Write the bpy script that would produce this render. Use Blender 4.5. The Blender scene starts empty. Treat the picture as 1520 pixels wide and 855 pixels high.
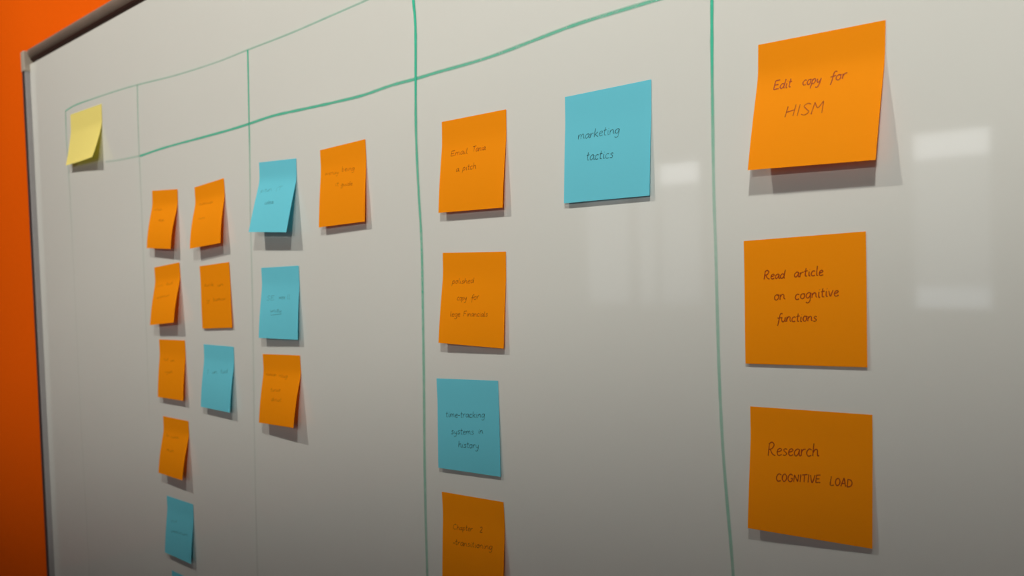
import bpy, bmesh, math, random
import numpy as np
from mathutils import Matrix, Vector
random.seed(4)
scene = bpy.context.scene
col = scene.collection
Z0 = 1.45                                   # camera height above the floor; board surface is the plane y = 0

# ------------------------------------------------------------------ camera
F_PX, YAW, PITCH, ROLL, DIST = 1307.72, 0.787050, -0.034052, -0.031096, 0.486117
cy, sy, cp, sp, cr, sr = (math.cos(YAW), math.sin(YAW), math.cos(PITCH), math.sin(PITCH), math.cos(ROLL), math.sin(ROLL))
FWD = np.array([-sy*cp, cy*cp, sp]); R0 = np.array([cy, sy, 0.0]); U0 = np.cross(R0, FWD)
RGT = cr*R0 + sr*U0; UPV = -sr*R0 + cr*U0
CAM = np.array([0.0, -DIST, Z0])
cam_data = bpy.data.cameras.new('camera'); cam = bpy.data.objects.new('camera', cam_data); col.objects.link(cam)
cam_data.sensor_width = 36.0; cam_data.lens = F_PX*36.0/1520.0; cam_data.clip_start = 0.02
m = Matrix.Identity(4)
for i in range(3):
    m[i][0] = RGT[i]; m[i][1] = UPV[i]; m[i][2] = -FWD[i]; m[i][3] = CAM[i]
cam.matrix_world = m
cam_data.dof.use_dof = True; cam_data.dof.focus_distance = 0.62; cam_data.dof.aperture_fstop = 11.0
scene.camera = cam

# ------------------------------------------------------------------ world, exposure
world = bpy.data.worlds.new('world'); scene.world = world; world.use_nodes = True
world.node_tree.nodes['Background'].inputs[0].default_value = (0.8, 0.85, 1.0, 1)
world.node_tree.nodes['Background'].inputs[1].default_value = 0.3
scene.view_settings.view_transform = 'Standard'; scene.view_settings.look = 'None'
scene.view_settings.exposure = 0.0; scene.view_settings.gamma = 1.0; scene.view_settings.use_curve_mapping = False

# ------------------------------------------------------------------ light levels
# position, watts, cut line on the board left by the added shield (height at x = -0.5, slope), width of its soft edge, tint
LAMPS = [((0.217, -0.883, Z0+1.122), 50.0, (Z0-0.192, 0.281), 0.22, (1.0, 0.988, 0.925)), ((-1.393, -1.324, Z0+1.749), 124.0, (Z0-0.100, 0.25), 0.375, (1.0, 0.945, 0.855)),
         ((0.60, -2.60, Z0+0.75), 50.0, (Z0-0.13, 0.20), 0.30, (1.0, 0.985, 0.92))]  # third lamp is an added, unseen fill for the shadows under the notes
LAMP_RADIUS = 0.04
FILL_LIGHT = 0.55                             # strength of the added fill panes behind the camera

# ------------------------------------------------------------------ helpers
def project(P):
    Q = np.asarray(P, float)-CAM; z = Q@FWD
    return np.array([760+F_PX*(Q@RGT)/z, 427.5-F_PX*(Q@UPV)/z])
def on_board(px, py, out=0.0):              # where the sight line through a photo pixel meets the board surface
    v = (px-760)/F_PX*RGT - (py-427.5)/F_PX*UPV + FWD
    return CAM + v*((DIST-out)/v[1])
def tag(o, label=None, cat=None, group=None, kind=None):
    if label: o['label'] = label
    if cat: o['category'] = cat
    if group: o['group'] = group
    if kind: o['kind'] = kind
    return o
def mesh_obj(name, verts, faces, mat, parent=None, smooth=False):
    me = bpy.data.meshes.new(name); me.from_pydata([tuple(map(float, v)) for v in verts], [], faces); me.update()
    o = bpy.data.objects.new(name, me); col.objects.link(o); me.materials.append(mat)
    if parent: o.parent = parent
    if smooth:
        for p in me.polygons: p.use_smooth = True
    return o
def bm_obj(name, bm, mat, parent=None, smooth=False):
    bmesh.ops.recalc_face_normals(bm, faces=bm.faces)
    me = bpy.data.meshes.new(name); bm.to_mesh(me); bm.free()
    o = bpy.data.objects.new(name, me); col.objects.link(o); me.materials.append(mat)
    if parent: o.parent = parent
    if smooth:
        for p in me.polygons: p.use_smooth = True
    return o
def box(name, lo, hi, mat, parent=None, bevel=0.0):
    bm = bmesh.new(); bmesh.ops.create_cube(bm, size=1.0)
    for v in bm.verts: v.co = Vector([lo[i]+(hi[i]-lo[i])*(v.co[i]+0.5) for i in range(3)])
    if bevel: bmesh.ops.bevel(bm, geom=bm.edges[:], offset=bevel, segments=3, affect='EDGES', profile=0.6)
    return bm_obj(name, bm, mat, parent)
def extrude_profile(name, prof, axis, a, b, mat, parent, smooth=False):   # prof = [(y, z or x)...], swept along axis from a to b
    n = len(prof); vs = []
    for t in (a, b):
        for p in prof: vs.append((t, p[0], p[1]) if axis == 'x' else (p[1], p[0], t))
    fs = [(i, (i+1) % n, n+(i+1) % n, n+i) for i in range(n)]+[tuple(range(n)), tuple(range(2*n-1, n-1, -1))]
    o = mesh_obj(name, vs, fs, mat, parent); bm = bmesh.new(); bm.from_mesh(o.data)
    bmesh.ops.recalc_face_normals(bm, faces=bm.faces); bm.to_mesh(o.data); bm.free()
    for p in o.data.polygons: p.use_smooth = smooth and len(p.vertices) == 4
    return o
def empty(name, loc):
    o = bpy.data.objects.new(name, None); o.location = loc; o.empty_display_size = 0.05; col.objects.link(o); return o
def keep(o, parent):                        # parent without moving: our meshes are in world coordinates
    o.parent = parent; o.matrix_parent_inverse = Matrix.Translation(parent.location).inverted(); return o

# ------------------------------------------------------------------ materials
def principled(name, color, rough=0.6, metallic=0.0, spec=0.5, noise=None):
    ma = bpy.data.materials.new(name); ma.use_nodes = True; nt = ma.node_tree; b = nt.nodes['Principled BSDF']
    b.inputs['Base Color'].default_value = (*color, 1); b.inputs['Roughness'].default_value = rough
    b.inputs['Metallic'].default_value = metallic; b.inputs['Specular IOR Level'].default_value = spec
    if noise:                                # (scale, amount): fine colour variation
        tc = nt.nodes.new('ShaderNodeTexCoord'); nz = nt.nodes.new('ShaderNodeTexNoise'); nz.inputs['Scale'].default_value = noise[0]
        nz.inputs['Detail'].default_value = 4
        mx = nt.nodes.new('ShaderNodeMix'); mx.data_type = 'RGBA'
        mx.inputs[6].default_value = (*[c*(1-noise[1]) for c in color], 1); mx.inputs[7].default_value = (*[min(1, c*(1+noise[1])) for c in color], 1)
        nt.links.new(tc.outputs['Object'], nz.inputs['Vector']); nt.links.new(nz.outputs['Fac'], mx.inputs[0]); nt.links.new(mx.outputs[2], b.inputs['Base Color'])
    return ma
def paper(name, color, under):
    ma = principled(name, color, 0.75, 0, 0.15); nt = ma.node_tree; b = nt.nodes['Principled BSDF']; out = nt.nodes['Material Output']
    tc = nt.nodes.new('ShaderNodeTexCoord'); nz = nt.nodes.new('ShaderNodeTexNoise'); nz.inputs['Scale'].default_value = 1800
    bu = nt.nodes.new('ShaderNodeBump'); bu.inputs['Strength'].default_value = 0.05; bu.inputs['Distance'].default_value = 0.0002
    nt.links.new(tc.outputs['Object'], nz.inputs['Vector']); nt.links.new(nz.outputs['Fac'], bu.inputs['Height']); nt.links.new(bu.outputs['Normal'], b.inputs['Normal'])
    tr = nt.nodes.new('ShaderNodeBsdfTranslucent'); tr.inputs['Color'].default_value = (*under, 1)
    mx = nt.nodes.new('ShaderNodeMixShader'); mx.inputs[0].default_value = 0.14
    nt.links.new(b.outputs[0], mx.inputs[1]); nt.links.new(tr.outputs[0], mx.inputs[2]); nt.links.new(mx.outputs[0], out.inputs['Surface'])
    return ma
def ink(name, color, streak, rough=0.5):
    """marker or pen: colour over whatever it is drawn on, coverage from the 'ink' attribute and a little streaking"""
    ma = principled(name, color, rough, 0, 0.3); nt = ma.node_tree; b = nt.nodes['Principled BSDF']
    at = nt.nodes.new('ShaderNodeAttribute'); at.attribute_name = 'ink'
    tc = nt.nodes.new('ShaderNodeTexCoord'); nz = nt.nodes.new('ShaderNodeTexNoise'); nz.inputs['Scale'].default_value = streak[0]; nz.inputs['Detail'].default_value = 3
    mr = nt.nodes.new('ShaderNodeMapRange'); mr.inputs[1].default_value = 0.3; mr.inputs[2].default_value = 0.7; mr.inputs[3].default_value = 1-streak[1]; mr.inputs[4].default_value = 1+streak[1]*0.5
    mu = nt.nodes.new('ShaderNodeMath'); mu.operation = 'MULTIPLY'; mu.use_clamp = True
    nt.links.new(tc.outputs['Object'], nz.inputs['Vector']); nt.links.new(nz.outputs['Fac'], mr.inputs[0])
    nt.links.new(at.outputs['Fac'], mu.inputs[0]); nt.links.new(mr.outputs[0], mu.inputs[1]); nt.links.new(mu.outputs[0], b.inputs['Alpha'])
    return ma
def emitter(name, color, strength):
    ma = bpy.data.materials.new(name); ma.use_nodes = True; nt = ma.node_tree; nt.nodes.clear()
    e = nt.nodes.new('ShaderNodeEmission'); e.inputs[0].default_value = (*color, 1); e.inputs[1].default_value = strength
    o = nt.nodes.new('ShaderNodeOutputMaterial'); nt.links.new(e.outputs[0], o.inputs[0]); return ma

M = {}
M['board'] = principled('whiteboard_enamel', (0.70, 0.705, 0.66), 0.045, 0, 0.5, noise=(9.0, 0.012))
M['orange_wall'] = principled('orange_wall_paint', (0.87, 0.115, 0.0), 0.7, 0, 0.08, noise=(160.0, 0.03))
M['white_wall'] = principled('white_wall_paint', (0.45, 0.44, 0.42), 0.8, 0, 0.2, noise=(40.0, 0.02))
M['ceiling'] = principled('ceiling_paint', (0.55, 0.545, 0.53), 0.9, 0, 0.1, noise=(60.0, 0.02))
M['carpet'] = principled('grey_carpet', (0.16, 0.155, 0.15), 0.95, 0, 0.1, noise=(300.0, 0.3))
M['rail'] = principled('taupe_metal', (0.29, 0.225, 0.18), 0.6, 0.0, 0.3, noise=(30.0, 0.15))
M['aluminium'] = principled('brushed_aluminium', (0.34, 0.325, 0.325), 0.5, 0.1, 0.5, noise=(80.0, 0.06))
M['edging'] = principled('dark_edging', (0.055, 0.042, 0.042), 0.5, 0, 0.4)
M['cove_shade'] = principled('dark_brown_cove_shade', (0.05, 0.022, 0.016), 0.6, 0, 0.2)
M['cap'] = principled('grey_plastic_cap', (0.40, 0.345, 0.28), 0.55, 0, 0.4)
M['orange'] = paper('orange_note_paper', (1.0, 0.315, 0.0), (1.0, 0.05, 0.0))
M['blue'] = paper('blue_note_paper', (0.165, 0.65, 0.785), (0.01, 0.42, 0.62))
M['yellow'] = paper('yellow_note_paper', (0.93, 0.79, 0.235), (0.85, 0.78, 0.02))
M['marker'] = ink('green_marker_ink', (0.045, 0.56, 0.36), (140.0, 0.14))
M['pen'] = ink('dark_pen_ink', (0.36, 0.036, 0.002), (900.0, 0.3))
M['blue_pen'] = ink('grey_pen_ink', (0.015, 0.06, 0.08), (900.0, 0.35))
M['black'] = principled('black_painted_metal', (0.02, 0.02, 0.02), 0.6, 0, 0.3)
M['window_frame'] = principled('window_frame_paint', (0.45, 0.44, 0.42), 0.5)

# ------------------------------------------------------------------ the room
XL, XR, YB, YF, ZC = -4.6, 3.0, -4.5, 0.016, 3.7
def structure(o): return tag(o, kind='structure')
structure(box('floor', (XL, YB, -0.05), (XR, YF, 0.0), M['carpet']))
structure(box('ceiling', (XL, YB, ZC), (XR, YF, ZC+0.05), M['ceiling']))
structure(box('wall_front', (XL-0.1, YF, -0.05), (XR+0.1, YF+0.1, ZC+0.05), M['orange_wall']))
structure(box('wall_left', (XL-0.1, YB-0.1, -0.05), (XL, YF, ZC+0.05), M['orange_wall']))
structure(box('wall_right', (XR, YB-0.1, -0.05), (XR+0.1, YF, ZC+0.05), M['white_wall']))
def wall_with_holes():
    xs = [XL]+[v for w in WINDOWS for v in w[:2]]+[XR]; n = 0
    root = structure(empty('wall_back', ((XL+XR)/2, YB-0.05, 0)))
    for i in range(0, len(xs), 2): keep(box('wall_panel', (xs[i], YB-0.1, -0.05), (xs[i+1], YB, ZC+0.05), M['white_wall']), root)
    for (a, b, z0, z1) in WINDOWS:
        keep(box('wall_panel', (a, YB-0.1, -0.05), (b, YB, z0), M['white_wall']), root)
        keep(box('wall_panel', (a, YB-0.1, z1), (b, YB, ZC+0.05), M['white_wall']), root)
WINDOWS = [(-4.26, -3.22, Z0-0.37, Z0+0.63), (-1.90, -1.46, Z0-0.37, Z0+0.63), (-0.95, 0.75, 0.75, 2.75), (1.05, 2.75, 0.75, 2.75)]  # last two are added out of view as soft fill light
wall_with_holes()
M['pane'] = emitter('frosted_daylit_pane', (0.93, 0.97, 1.0), 0.8)
M['bright_pane'] = emitter('clear_daylit_pane', (0.97, 0.985, 1.0), 3.6)
M['low_pane'] = emitter('low_daylit_pane', (0.85, 0.92, 1.0), 2.1)
M['fill_pane'] = emitter('fill_light_pane', (0.97, 0.985, 1.0), FILL_LIGHT)  # added glow that fills the shadows from the front
for i, (a, b, z0, z1) in enumerate(WINDOWS):
    w = structure(empty('window_%d' % (i+1), ((a+b)/2, YB-0.05, z0)))
    f = 0.025
    for lo, hi in (((a, YB-0.08, z0), (a+f, YB-0.02, z1)), ((b-f, YB-0.08, z0), (b, YB-0.02, z1)), ((a+f, YB-0.08, z0), (b-f, YB-0.02, z0+f)), ((a+f, YB-0.08, z1-f), (b-f, YB-0.02, z1))):
        keep(box('window_frame', lo, hi, M['window_frame']), w)
    if i == 0:
        mul = -3.80
        keep(box('mullion', (mul-0.03, YB-0.08, z0+f), (mul+0.03, YB-0.02, z1-f), M['window_frame']), w)
        keep(box('mullion', (-3.60, YB-0.08, z0+f), (-3.57, YB-0.02, z1-f), M['window_frame']), w)
        keep(box('pane', (a+f, YB-0.055, z0+f), (mul-0.03, YB-0.05, z1-f), M['pane']), w)
        keep(box('pane', (mul+0.03, YB-0.055, z0+f), (-3.60, YB-0.05, z1-f), M['pane']), w)
        keep(box('pane', (-3.57, YB-0.055, z0+f), (b-f, YB-0.05, z1-0.16), M['pane']), w)
        keep(box('pane', (-3.57, YB-0.055, z1-0.16), (b-f, YB-0.05, z1-f), M['bright_pane']), w)
    elif i > 1:
        c = (a+b)/2; keep(box('mullion', (c-0.02, YB-0.08, z0+f), (c+0.02, YB-0.02, z1-f), M['window_frame']), w)
        keep(box('pane', (a+f, YB-0.055, z0+f), (c-0.02, YB-0.05, z1-f), M['fill_pane']), w)
        keep(box('pane', (c+0.02, YB-0.055, z0+f), (b-f, YB-0.05, z1-f), M['fill_pane']), w)
    else:
        keep(box('pane', (a+f, YB-0.055, z0+0.14), (b-f, YB-0.05, z1-0.16), M['pane']), w)
        keep(box('pane', (a+f, YB-0.055, z1-0.16), (b-f, YB-0.05, z1-f), M['bright_pane']), w)
        keep(box('pane', (a+f, YB-0.055, z0+f), (b-f, YB-0.05, z0+0.14), M['low_pane']), w)

# ------------------------------------------------------------------ lamps of the room
def spot_lamp(pos, watts, cut, soft, tint, label):
    x, y, z = pos
    root = tag(empty('ceiling_spotlight', (x, y, ZC)), label, 'lamp', 'spotlights washing the whiteboard')
    ld = bpy.data.lights.new('spotlight_bulb', 'POINT'); ld.energy = watts; ld.shadow_soft_size = LAMP_RADIUS; ld.color = tint
    lo = bpy.data.objects.new('spotlight_bulb', ld); lo.location = pos; col.objects.link(lo); keep(lo, root)
    bm = bmesh.new(); bmesh.ops.create_cone(bm, cap_ends=True, segments=20, radius1=0.008, radius2=0.008, depth=ZC-z-0.05, matrix=Matrix.Translation((x, y, (ZC+z+0.05)/2)))
    keep(bm_obj('stem', bm, M['black']), root)
    bm = bmesh.new(); bmesh.ops.create_cone(bm, cap_ends=True, segments=24, radius1=0.035, radius2=0.02, depth=0.04, matrix=Matrix.Translation((x, y, z+0.07)))
    keep(bm_obj('socket_cup', bm, M['black']), root)
    f = 2*LAMP_RADIUS/(soft+2*LAMP_RADIUS)             # how far towards the board the shield edge stands
    ends = []
    for bx in (-2.6, 0.9):
        bz = cut[0]+cut[1]*(bx+0.5); ends.append(np.array(pos)*(1-f)+np.array([bx, 0.0, bz])*f)
    vs = []
    for dz in (0.0, -0.004):
        for p in ends: vs += [(p[0], p[1], p[2]+dz), (p[0], y-0.25, p[2]+dz)]
    keep(mesh_obj('added_shield_plate', vs, [(0, 2, 3, 1), (4, 5, 7, 6), (0, 1, 5, 4), (2, 6, 7, 3), (0, 4, 6, 2), (1, 3, 7, 5)], M['black']), root)  # unseen plate added to darken the lower part of the board
    x0, x1 = ends[0][0], ends[1][0]; zb = min(ends[0][2], ends[1][2])
    keep(box('added_hood_back', (x0, y-0.256, zb-0.004), (x1, y-0.25, z+0.32), M['black']), root)  # hood added to keep stray light out of the room
    g = 0.32; yt = y*(1-g); zt = z+(Z0+0.80-z)*g        # added sloping plate keeps the beam on the board
    vs = [(xx, yy, zz+dz) for dz in (0, 0.004) for xx in (x0, x1) for yy, zz in ((y-0.25, z+0.32), (yt, zt))]
    keep(mesh_obj('added_visor', vs, [(0, 1, 3, 2), (4, 6, 7, 5), (0, 4, 5, 1), (2, 3, 7, 6), (1, 5, 7, 3), (0, 2, 6, 4)], M['black']), root)
    ye = ends[0][1]
    for xx, zz in ((x0, ends[0][2]), (x1, ends[1][2])):
        keep(mesh_obj('added_hood_side', [(xx, y-0.25, zz), (xx, ye, zz), (xx, yt, zt), (xx, y-0.25, z+0.32)]+[(xx+0.004, y-0.25, zz), (xx+0.004, ye, zz), (xx+0.004, yt, zt), (xx+0.004, y-0.25, z+0.32)],
            [(0, 1, 2, 3), (7, 6, 5, 4), (0, 4, 5, 1), (1, 5, 6, 2), (2, 6, 7, 3), (3, 7, 4, 0)], M['black']), root)
spot_lamp(*LAMPS[0], 'pendant spotlight in an added open black hood above the orange notes column')
spot_lamp(*LAMPS[1], 'pendant spotlight in an added open black hood towards the orange side wall')
spot_lamp(*LAMPS[2], 'added fill lamp in an added open black hood between the board and the windows')

# ------------------------------------------------------------------ whiteboard
BX0, BX1, BZ0, BZ1 = -1.612, 1.20, Z0-0.86, Z0+0.3478
board = tag(empty('whiteboard', ((BX0+BX1)/2, 0, BZ0)), 'large glossy whiteboard with green marker grid on the orange wall', 'whiteboard')
keep(box('writing_surface', (BX0-0.004, 0.0, BZ0), (BX1+0.004, 0.014, BZ1), M['board']), board)
def rail_profile(s):        # (y, offset): flush lip whose lower half coves back behind the surface
    return [(0.0135, 0.0), (0.010, 0.0), (0.0065, 0.0035), (0.003, 0.007), (0.0, 0.0105), (-0.002, 0.014), (-0.003, 0.018), (-0.003, 0.022), (-0.0015, 0.0245), (0.002, 0.0255), (0.0135, 0.0255)]
keep(extrude_profile('frame_rail', [(y, BZ1+o) for y, o in rail_profile(1)], 'x', BX0-0.001, BX1, M['rail'], None, True), board)
keep(extrude_profile('frame_rail', [(y, BZ0-o) for y, o in rail_profile(1)], 'x', BX0-0.001, BX1, M['rail'], None, True), board)
cove_shade = [(0.0135, 0.0), (0.0085, 0.0), (0.0052, 0.0033), (0.0018, 0.0068), (0.0005, 0.0095), (0.003, 0.0098), (0.0135, 0.0098)]  # dark strip that paints the shade of the rail's lower cove
for zb, sg in ((BZ1, 1), (BZ0, -1)):
    keep(extrude_profile('cove_shade', [(y, zb+sg*o) for y, o in cove_shade], 'x', BX0-0.001, BX1, M['cove_shade'], None), board)
for sx, xb in ((-1, BX0), (1, BX1)):
    r = keep(box('frame_rail', (min(xb, xb+sx*0.003), -0.008, BZ0), (max(xb, xb+sx*0.003), 0.013, BZ1), M['aluminium'], None, 0.001), board)
    keep(box('edge_strip', (min(xb+sx*0.0020, xb+sx*0.015), -0.0085, BZ0), (max(xb+sx*0.0020, xb+sx*0.015), 0.015, BZ1), M['edging'], None, 0.001), board)
    for zc, s in ((BZ1, 1), (BZ0, -1)):
        z0, z1 = sorted((zc-s*0.012, zc+s*0.022))
        keep(box('corner_cap', (min(xb-sx*0.001, xb+sx*0.0150), -0.0095, z0), (max(xb-sx*0.001, xb+sx*0.0150), 0.0155, z1), M['cap'], None, 0.002), board)

def smooth_path(pts, step):
    pts = [np.array(p, float) for p in pts]
    P = [2*pts[0]-pts[1]]+pts+[2*pts[-1]-pts[-2]]; out = []
    for i in range(1, len(P)-2):
        n = max(2, int(np.linalg.norm((P[i+1]-P[i])[:2])/step))
        for k in range(n):
            t = k/n; a, b, c, d = P[i-1], P[i], P[i+1], P[i+2]
            out.append(0.5*((2*b)+(c-a)*t+(2*a-5*b+4*c-d)*t*t+(3*b-a-3*c+d)*t**3))
    out.append(P[-2]); return out
LAYER = [0.0]
def marker_line(width, pts):
    """pts: photo pixels on the board with ink coverage; the ribbon lies on the board surface"""
    path = smooth_path([(*on_board(p[0], p[1])[[0, 2]], p[2]) for p in pts], 0.008)
    LAYER[0] += 0.00003                     # later strokes lie over earlier ones
    vs, fs, cov = [], [], []; n = len(path)
    for i, p in enumerate(path):
        d = path[min(i+1, n-1)][:2]-path[max(i-1, 0)][:2]; d = d/np.linalg.norm(d); nr = np.array([-d[1], d[0]])
        w = width*(0.92+0.16*random.random())
        prof = ((-0.56, 0.12), (-0.24, 1.0), (0.24, 0.95), (0.56, 0.12))
        for t, c in prof:
            q = p[:2]+nr*w*t; vs.append((q[0], -0.00008-LAYER[0], q[1])); cov.append(max(0.0, min(1.0, p[2]*c)))
        if i:
            b = 4*(i-1)
            for k in range(3): fs.append((b+k, b+k+1, b+k+5, b+k+4))
    o = mesh_obj('marker_line', vs, fs, M['marker']); at = o.data.attributes.new('ink', 'FLOAT', 'POINT')
    at.data.foreach_set('value', cov); keep(o, board); return o
marker_line(0.0022, [(97,165,.75),(112,156,.65),(140,146,.42),(170,136,.36),(204,126,.36),(260,112,.32),(320,93,.3),(368,74,.36),(430,50,.36),(490,24,.36),(545,0,.36),(600,-25,.36)])
marker_line(0.0030, [(156,240.5,.16),(180,237,.2),(209,231,.25)])
marker_line(0.0032, [(208,231.5,.8),(245,219,.68),(300,204,.7),(340,193,.72),(369,184,.72),(405,172,.72),(450,162,.72),(500,151,.7),(540,141,.68),(580,127,.62),(617,117,.66),(650,107,.62),(700,93,.56),(740,80,.55),(800,57,.56),(850,38,.58),(900,22,.55),(950,7,.55),(980,-2,.55),(1020,-14,.55)])
marker_line(0.0045, [(97.5,165,.5),(98.5,200,.35),(101,240,.25),(104,290,.16),(107,350,.09),(112,450,.05),(119,600,.05),(129,780,.07),(134,870,.07)])
marker_line(0.0042, [(204,126,.38),(205,180,.26),(207,231,.2),(210,300,.11),(213,380,.10),(217,480,.06),(222,620,.03)])
marker_line(0.0036, [(368,74,.8),(369,130,.66),(370,184,.6),(371,235,.34),(372,320,.2),(374,400,.15),(376,500,.12),(378,650,.09),(381,790,.10),(383,870,.10)])
marker_line(0.0038, [(613,-12,1),(614.5,8,1),(617,40,.98),(617.3,117,.92),(617.5,180,.72),(619,230,.64),(622,290,.58),(626,360,.54),(628,460,.5),(629.5,560,.46),(630.5,680,.44),(632,760,.42),(635,870,.42)])
marker_line(0.0026, [(1057,-10,.98),(1057,60,.92),(1057.5,130,.62),(1058.5,200,.44),(1060,290,.3),(1063,380,.28),(1065,460,.33),(1068,560,.36),(1073,660,.36),(1080,750,.42),(1087,830,.38),(1090,875,.36)])

# ------------------------------------------------------------------ sticky notes
class Note:
    """a sheet stuck along its top strip; the free part bends away from the board by hl / hr at its lower corners"""
    def __init__(s, x, z, th, w, h, hl, hr, skew=0.0, bow=0.5, strip=0.2, lat=1.0):
        s.w, s.h, s.hl, s.hr, s.bow, s.strip, s.lat, s.skew = w, h, hl, hr, bow, strip, lat, skew
        s.e = np.array([math.cos(th), 0, math.sin(th)]); s.d = np.array([math.sin(th), 0, -math.cos(th)]); s.tl = np.array([x, -0.0004, z+Z0])
    def lift(s, u, v):
        t = max(0.0, (v-s.strip)/(1-s.strip)); lo = s.hl+(s.hr-s.hl)*max(0.0, u)**s.lat
        ease = t*t/(t*t+0.03) if t > 0 else 0        # soft start of the bend at the gummed strip
        g = (1-s.bow)*t+s.bow*math.sin(t*math.pi/2)
        return lo*g*(0.25+0.75*ease)*(1/(0.25+0.75/1.03))
    def drop(s, u, v):
        n = 24; acc = 0.0; p = 0.0
        for k in range(1, n+1):
            q = s.lift(u, v*k/n); ds = s.h*v/n; acc += math.sqrt(max(ds*ds-(q-p)**2, 0)); p = q
        return acc
    def at(s, u, v, off=0.0):
        return s.tl+s.e*(s.w*u+s.skew*s.h*v)+s.d*s.drop(u, v)+np.array([0, -s.lift(u, v)-off, 0])
    def uv(s, px, py):                       # which point of the sheet a photo pixel shows (Newton)
        u = v = 0.5
        for _ in range(12):
            p = project(s.at(u, v)); e = 1e-4
            a = (project(s.at(u+e, v))-p)/e; b = (project(s.at(u, v+e))-p)/e
            du = np.linalg.solve(np.array([a, b]).T, np.array([px, py])-p); u += du[0]; v += du[1]
        return u, v
    def normal(s, u, v):
        a = s.at(u+1e-3, v)-s.at(u-1e-3, v); b = s.at(u, v+1e-3)-s.at(u, v-1e-3); n = np.cross(a, b); n /= np.linalg.norm(n)
        return n if n[1] < 0 else -n
    def build(s, mat):
        nu, nv = 8, 26; k = nu+1                 # one sheet of paper: light shines through it a little
        vs = [s.at(i/nu, j/nv, 0.00012) for j in range(nv+1) for i in range(nu+1)]
        fs = [(j*k+i, (j+1)*k+i, (j+1)*k+i+1, j*k+i+1) for j in range(nv) for i in range(nu)]
        o = mesh_obj('sticky_note', vs, fs, mat, None, True)
        me = o.data; org = (s.tl+s.e*s.w/2); me.transform(Matrix.Translation(-Vector(org))); o.location = org
        return o

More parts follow.
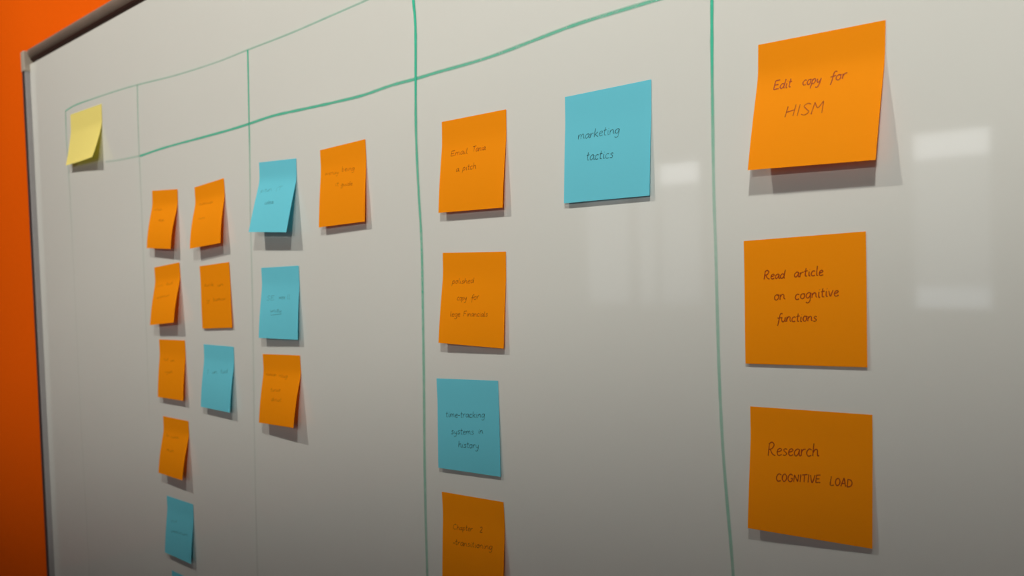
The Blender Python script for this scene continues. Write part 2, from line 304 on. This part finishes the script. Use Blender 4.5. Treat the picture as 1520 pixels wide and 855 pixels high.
# single-stroke handwriting: x-height 10, capitals 18, descenders -8; each glyph = advance, strokes
GL = {
'a': (9, [[(7.5,8.5),(5,10),(1.5,7),(1,3),(3,0),(6,3),(7.6,9)], [(7.6,9),(7.2,3),(8.5,0),(10,1.5)]]),
'b': (9, [[(1.5,18),(1.2,8),(1.2,0.5)], [(1.3,6),(4,9.5),(7,7),(6.5,2),(3.5,0),(1.2,1)]]),
'c': (8, [[(7,8.5),(4.5,10),(1.5,7),(1.2,3),(3.5,0),(7,1.2)]]),
'd': (9.5, [[(7,8),(4.5,9.8),(1.5,7),(1.2,2.5),(3.5,0),(6.5,3),(8,9)], [(8.5,18),(7.8,8),(7.6,2),(9,0)]]),
'e': (8, [[(1.5,5),(5,6),(7,8),(5,10),(2,8),(1.3,3.5),(3.5,0),(7.5,1.5)]]),
'f': (7, [[(8.5,16.5),(6.5,18),(4.5,15),(3.5,6),(2.5,-3),(1.5,-7)], [(0.5,8.5),(4,9),(7.5,9.5)]]),
'g': (9, [[(7.5,8.5),(5,10),(1.5,7),(1.2,3),(3.5,0.5),(6.5,3),(7.8,9.5)], [(7.8,9.5),(7.6,0),(6.5,-6),(3.5,-8),(1,-6)]]),
'h': (9, [[(1.8,18),(1.2,8),(1,0)], [(1.2,5),(4,9.5),(6.5,8.5),(6.8,3),(7.6,0),(9,1)]]),
'i': (4.5, [[(2,9.5),(1.8,4),(2.4,0.3),(4,1)], [(2.6,13.6),(3.0,13.0)]]),
'k': (8.5, [[(1.8,17),(1.3,8),(1.2,0)], [(7,9.5),(2,4.5)], [(3,5.3),(5,2),(8,0)]]),
'l': (4.5, [[(2,18),(1.6,8),(2,1.2),(4.2,0.6)]]),
'm': (13, [[(1,9.5),(1,0)], [(1.1,5),(3.5,9.5),(5.6,8),(5.8,0)], [(5.9,5),(8.2,9.6),(10.3,8),(10.6,2),(12.5,0.3)]]),
'n': (9, [[(1,9.5),(1,0)], [(1.1,5),(4,9.5),(6.5,8),(6.8,2.5),(8.8,0.3)]]),
'o': (8.5, [[(4.5,10),(1.6,7.5),(1.4,2.5),(4,0),(6.8,2.5),(6.8,7.5),(4.5,10),(8,8.5)]]),
'p': (9, [[(1.5,9.5),(1.2,0),(0.6,-8)], [(1.4,6),(4.5,9.8),(7.2,7.5),(6.5,2.5),(3.5,0.2),(1.3,2)]]),
'r': (7, [[(1.2,9.5),(1.1,0)], [(1.2,5),(3.5,9),(6.5,9.6)]]),
's': (7.5, [[(6.5,9),(4,10),(2,8),(4,5.5),(6.2,3),(4,0.2),(1,1)]]),
't': (6.5, [[(3,16),(2.5,7),(2.8,1),(5.5,0.6)], [(0.5,10),(5.8,11)]]),
'u': (9, [[(1.2,9.5),(1.3,3),(3.8,0),(6.5,3),(7,9.5)], [(7,9.5),(7,2.5),(8.8,0.3)]]),
'v': (8, [[(1,9.5),(3.6,0.3),(7,10)]]),
'w': (12, [[(1,9.5),(2.6,0.3),(5.5,8),(7.6,0.3),(10.8,10)]]),
'x': (8, [[(1.2,9.5),(7,0)], [(7,9.5),(1,0)]]),
'y': (9, [[(1.2,9.5),(1.8,4),(4.2,2),(7,5)], [(7.8,10),(7.2,1),(5.5,-6),(2.5,-8),(0.8,-6)]]),
'-': (6, [[(0.8,5),(5.2,5.6)]]),
'2': (9, [[(1,14),(4,17),(7,14),(5,8),(1,0.5),(8,0.8)]]),
'A': (12, [[(0.8,0),(5.5,18)], [(5.5,18),(10.5,0)], [(2.6,6),(9,6.5)]]),
'C': (12, [[(10.5,15.5),(6.5,18),(2.2,14),(1.2,6),(4.5,0.3),(10.5,2)]]),
'D': (12, [[(1.5,17.5),(1.4,0.3)], [(0.8,17.5),(7,16.5),(10.5,10),(8,2.5),(1,0.2)]]),
'E': (11, [[(1.8,17.5),(1.2,0.4)], [(1.8,17.5),(9.5,18)], [(1.5,9),(8,9.6)], [(1.2,0.4),(10,1.2)]]),
'F': (11, [[(2,17.5),(1.2,0)], [(2,17.5),(10,18.5)], [(1.6,9),(8,9.8)]]),
'G': (12, [[(10,15.5),(6.5,18),(2.2,14),(1.2,6),(4.5,0.3),(9,2),(10,8),(6.5,8)]]),
'H': (12, [[(1.8,17),(0.8,0)], [(10.2,18.5),(9.4,0.5)], [(1.2,7.5),(9.8,10)]]),
'I': (5, [[(2.6,18),(2.0,0)]]),
'L': (10, [[(1.6,18),(1.2,0.4),(8.5,0.6)]]),
'M': (14, [[(0.8,0),(2.4,17.5)], [(2.4,17.5),(6.6,9),(11.2,18)], [(11.2,18),(12,0)]]),
'N': (12, [[(1,0),(2,17)], [(2,17),(9,0.5)], [(9,0.5),(10.2,18)]]),
'O': (12, [[(6,18),(2,14),(1.2,6),(5,0.2),(9.6,5),(9.6,13),(6,18)]]),
'R': (12, [[(2,17),(1.2,0)], [(1.2,16),(5.5,18.5),(8.5,15),(6,10),(1.6,8.6)], [(3.4,8.8),(7,2.5),(11,0.3)]]),
'S': (11, [[(9.5,16),(6,18),(2.5,14.5),(5.5,9.5),(8.8,4.5),(5,0.2),(0.8,2)]]),
'T': (11, [[(5.4,17.5),(5,0)], [(0.4,17),(10.8,18.5)]]),
'V': (11, [[(0.8,18),(5,0.3),(10,18)]]),
'W': (15, [[(1,18),(3.5,0.3),(7,12),(9.5,0.3),(13.5,18)]]),
'_': (10, [[(0,0),(5,0.6),(10,1.2)]]),
}
def handwriting(note, obj, words, pen, width, dens):
    """words: (text, start pixel, end pixel, x-height in mm, slant); strokes lie on the bent sheet"""
    rnd = random.Random(sum(ord(c) for w in words for c in w[0])); vs, fs, cov = [], [], []
    for text, a, b, xh, *rest in words:
        f = rest[0] if rest else 1.0
        u0, v0 = note.uv(*a); u1, v1 = note.uv(*b); total = sum(GL[c][0] for c in text)
        A = np.array([u0*note.w, -v0*note.h]); B = np.array([u1*note.w, -v1*note.h]); ax = (B-A)/total; up = np.array([-(B-A)[1], (B-A)[0]]); up = up/np.linalg.norm(up)
        up = up+0.12*(B-A)/np.linalg.norm(B-A); x = 0.0
        for c in text:
            adv, strokes = GL[c]; jy = rnd.uniform(-0.5, 0.5); js = rnd.uniform(0.92, 1.08)
            for st in strokes:
                pts = [(A+ax*(x+px)+up*(xh*1e-3/10)*(py*js+jy)) for px, py in st]
                path = smooth_path([(*p, 1.0) for p in pts], 0.0004)
                path = path[::1]; n = len(path); base = len(vs); pr = rnd.uniform(0.75, 1.1)
                for i, p in enumerate(path):
                    d = path[min(i+1, n-1)][:2]-path[max(i-1, 0)][:2]; L = np.linalg.norm(d); d = d/L if L > 0 else np.array([1.0, 0])
                    nr = np.array([-d[1], d[0]])*width*0.5*(0.85+0.3*rnd.random())
                    for sgn in (-1, 1):
                        q = p[:2]+nr*sgn; vs.append(note.at(q[0]/note.w, -q[1]/note.h, 0.00012+0.00008)); cov.append(min(1, dens*f*pr))
                    if i:
                        k = base+2*(i-1); fs.append((k, k+1, k+3, k+2))
            x += adv
    o = mesh_obj('handwriting', vs, fs, pen); at = o.data.attributes.new('ink', 'FLOAT', 'POINT'); at.data.foreach_set('value', cov)
    keep(o, obj); return o

NOTES = [
 # colour, sheet (x, z, tilt, width, height, lift left, lift right, skew), shape options, label, words, pen width, density
 ('yellow', (-1.4325,0.2401,-0.0130,0.1261,0.0782,0.0085,0.0145,-0.0534), dict(bow=-0.4, strip=0.3, lat=1.5), 'wide pale yellow sticky note curling away under the first green line', [], 0, 0),
 ('orange', (-1.1478,0.1024,-0.0481,0.0757,0.0755,0.0088,0.0104,-0.0029), dict(bow=0.75), 'orange sticky note with two faint scribbles, topmost of the longest column',
   [('nmun',(228.8,313.2),(240.7,312.2),2.2),('mun',(235.6,328.6),(243.3,328.6),2.4,1.3)], .0006, .42),
 ('orange', (-1.0257,0.0972,0.0627,0.0753,0.0754,0.0112,0.0096,-0.0008), dict(bow=0.6), 'tilted orange sticky note topmost in the column of two orange, one blue',
   [('numnvun',(295.6,305.1),(315.9,301.6),2.2),('nvumn',(294,326),(304.3,324.7),2.0,.6)], .0006, .42),
 ('orange', (-1.1517,0.0021,0.0730,0.0758,0.0762,0.0110,0.0129,-0.0071), dict(bow=0.35), 'orange sticky note, second from the top of the longest column, bottom lifting',
   [('nvm',(232.8,426.3),(241.8,425.4),2.2,.6),('sud',(246.5,423.3),(256,422),2.6),('uvpnuv',(232.8,443.4),(251.6,439),2.2)], .0006, .42),
 ('orange', (-1.0211,0.0018,0.0495,0.0750,0.0755,0.0019,0.0019,0.0134), dict(), 'orange sticky note lying flat on the board above the blue note with one line',
   [('sunk',(303,425.4),(317.5,424.5),2.6),('un',(322.6,425),(332,424.1),2.4),('y',(306.4,447.6),(312,447.6),2.6),('bumuw',(316.7,446.8),(335.5,445),2.4)], .0006, .45),
 ('orange', (-1.1470,-0.0924,0.0272,0.0768,0.0755,0.0057,0.0062,-0.0032), dict(bow=0.5), 'orange sticky note, third from the top of the longest column, two short scribbles',
   [('nut',(242.6,535),(250,535.7),2.6),('un',(253,536.4),(259.2,537.1),2.4),('vyun',(245,553.7),(256,553.7),2.4)], .0006, .42),
 ('blue', (-1.0190,-0.0927,0.0077,0.0753,0.0758,0.0064,0.0072,-0.0242), dict(bow=0.6), 'blue sticky note with a single written line, under the flat orange note',
   [('I',(306.6,555.3),(311,554.5),3.2),('un',(314.5,554.5),(322.3,554),2.6,1.2),('tud',(327,554),(338,553.7),2.8,1.1)], .0006, .5),
 ('orange', (-1.1453,-0.1936,0.0213,0.0750,0.0740,0.0099,0.0115,-0.0026), dict(bow=0.5), 'orange sticky note directly above the upper blue note of the longest column',
   [('tu',(246.4,647),(251,648),2.4),('numn',(254,650),(265.4,651.7),2.2),('mun',(247,669),(257.8,671.5),2.2)], .0006, .42),
 ('blue', (-1.1447,-0.2991,0.0261,0.0773,0.0745,0.0060,0.0062,-0.0191), dict(bow=0.4), 'blue sticky note below four orange ones in the longest column',
   [('nu',(254,775.6),(263,774.8),2.4),('unmvnum',(254,789.5),(278.6,796),2.2)], .0006, .5),
 ('blue', (-1.1397,-0.3977,0.0250,0.0750,0.0750,0.0060,0.0060,0.0), dict(), 'blank blue sticky note at the foot of the longest column', [], 0, 0),
 ('blue', (-0.8691,0.1118,-0.0417,0.0752,0.0771,0.0151,0.0141,0.0268), dict(bow=0.05), 'blue sticky note lifting far off the board beside an orange one, over a green line',
   [('pitun',(386.6,285.7),(403.3,283.2),2.4),('IT',(409,284.4),(418.7,281.9),2.4,.8),('idea',(392.4,303.7),(405.5,302.4),2.6,1.2)], .0005, .5),
 ('orange', (-0.7496,0.1121,0.0269,0.0761,0.0765,0.0058,0.0051,-0.0036), dict(bow=0.3), 'orange sticky note with two scribbled lines, alone beside the lifting blue note',
   [('wenuy',(482.4,260.2),(503,258.1),2.2,.8),('being',(507.3,254.6),(526.5,252.5),2.4,1.1),('it',(497.4,276),(503,275.7),2.4),('guide',(505.9,276.4),(523.4,275),2.2)], .0005, .5),
 ('blue', (-0.8735,-0.0023,0.0173,0.0763,0.0764,0.0071,0.0052,-0.0017), dict(bow=0.45), 'blue sticky note with underlined word, between a blue and an orange note',
   [('SE',(395.3,446.2),(407.5,445.6),2.9,.9),('weu',(414,443.6),(423,443.8),2.6,1.2),('ll',(426,444),(430.7,444),2.8,1.1),('unitu',(400.8,463),(418,463.3),2.2),('_',(402,468),(418.4,466.2),2.0,1.2)], .0005, .5),
 ('orange', (-0.8783,-0.0968,0.0366,0.0768,0.0749,0.0094,0.0127,0.0032), dict(bow=0.35), 'orange sticky note with three short scribbled lines below the underlined blue note',
   [('nunvun',(395.3,557.5),(410,558.6),2.2),('nlug',(413.9,559.4),(426.8,561),2.2),('tunus',(401.4,581),(416.2,581),2.2),('dinut',(402.5,594.8),(417.7,596.3),2.4)], .0005, .48),
 ('orange', (-0.5645,0.1157,-0.0034,0.0769,0.0763,0.0052,0.0050,-0.0235), dict(bow=0.5), 'orange sticky note with two pen lines, topmost beside the bold green upright line',
   [('Email',(668.9,232.1),(694.2,227.8),2.5),('Tania',(701.2,225.4),(720.8,222.4),2.5),('a',(677,254.9),(681.5,254.2),2.6),('pitch',(686.4,253.3),(706.8,250),2.5)], .0006, .6),
 ('orange', (-0.5689,0.0062,-0.0140,0.0761,0.0763,0.0060,0.0034,-0.0179), dict(bow=0.3), 'orange sticky note with three pen lines reading copy for, above a blue note',
   [('polished',(671,421),(703.6,420),2.3),('copy',(678.4,445.8),(693,445.2),2.5),('for',(699.4,445.8),(711.6,443.5),2.5),('lege',(668,469.7),(683.5,469.7),2.5),('Financials',(687.7,469.2),(724.2,469.7),2.3)], .00055, .62),
 ('blue', (-0.5827,-0.1015,0.0498,0.0764,0.0769,0.0026,0.0018,-0.0308), dict(bow=0.2), 'blue sticky note reading time-tracking systems in history',
   [('time-tracking',(661.7,619.2),(720.2,619.7),2.9),('systems',(669.7,644),(703.8,645),2.8),('in',(710,643),(717.4,643.5),2.6),('history',(680.4,663.7),(711.3,665.6),2.9)], .0006, .7),
 ('orange', (-0.5808,-0.1996,0.0559,0.0765,0.0760,0.0050,0.0062,-0.0200), dict(bow=0.2), 'orange sticky note reading Chapter 2, under the time-tracking blue note',
   [('Chapter',(672.6,785.2),(701.7,788.5),2.4),('2',(712.3,790),(716.8,790.5),2.8),('-transitioning',(672.4,808),(731.2,816),2.7)], .0006, .62),
 ('blue', (-0.4265,0.1157,0.0024,0.0765,0.0771,0.0026,0.0024,-0.0263), dict(bow=0.3), 'blue sticky note reading marketing tactics',
   [('marketing',(857.7,207.3),(920,197.6),3.2),('tactics',(870,238.6),(910.8,233.8),3.4)], .0006, .62),
 ('orange', (-0.2710,0.1235,-0.0159,0.0762,0.0766,0.0112,0.0102,-0.0160), dict(bow=0.15), 'orange sticky note reading Edit copy for HISM',
   [('Edit',(1147.4,133.5),(1174.7,129.2),3.1,1.15),('copy',(1190.5,127),(1218.4,123.2),3.1),('for',(1231.6,121.5),(1257.5,115.5),2.9,1.1),('HISM',(1164.2,174.5),(1223,167.1),3.7,.75)], .00064, .97),
 ('orange', (-0.2837,0.0060,0.0352,0.0761,0.0757,0.0012,0.0010,-0.0347), dict(bow=0.2), 'orange sticky note reading Read article on cognitive functions',
   [('Read',(1133.5,414.6),(1165.5,413.2),2.7),('article',(1178.5,411.8),(1222.5,408.5),3.0),('on',(1148.7,446.1),(1166,444.4),3.2),('cognitive',(1179.6,444.8),(1245.5,439),3.2),('functions',(1153.5,478.3),(1213,476.8),3.0)], .00064, .97),
 ('orange', (-0.2817,-0.0963,0.0350,0.0760,0.0751,0.0055,0.0022,-0.0397), dict(bow=0.15), 'orange sticky note reading Research COGNITIVE LOAD',
   [('Research',(1139.2,676),(1216,677),4.2),('COGNITIVE',(1151.8,714),(1218.5,717),2.5),('LOAD',(1231.8,720),(1265.5,723.4),2.6)], .00064, .97),
]
for color, sheet, opt, label, words, pw, dens in NOTES:
    nt = Note(*sheet, **opt); o = nt.build(M[color])
    tag(o, label, 'sticky note', '%s sticky notes on the whiteboard' % color if color != 'yellow' else None)
    if words: handwriting(nt, o, words, M['pen' if color == 'orange' else 'blue_pen'], pw, dens)
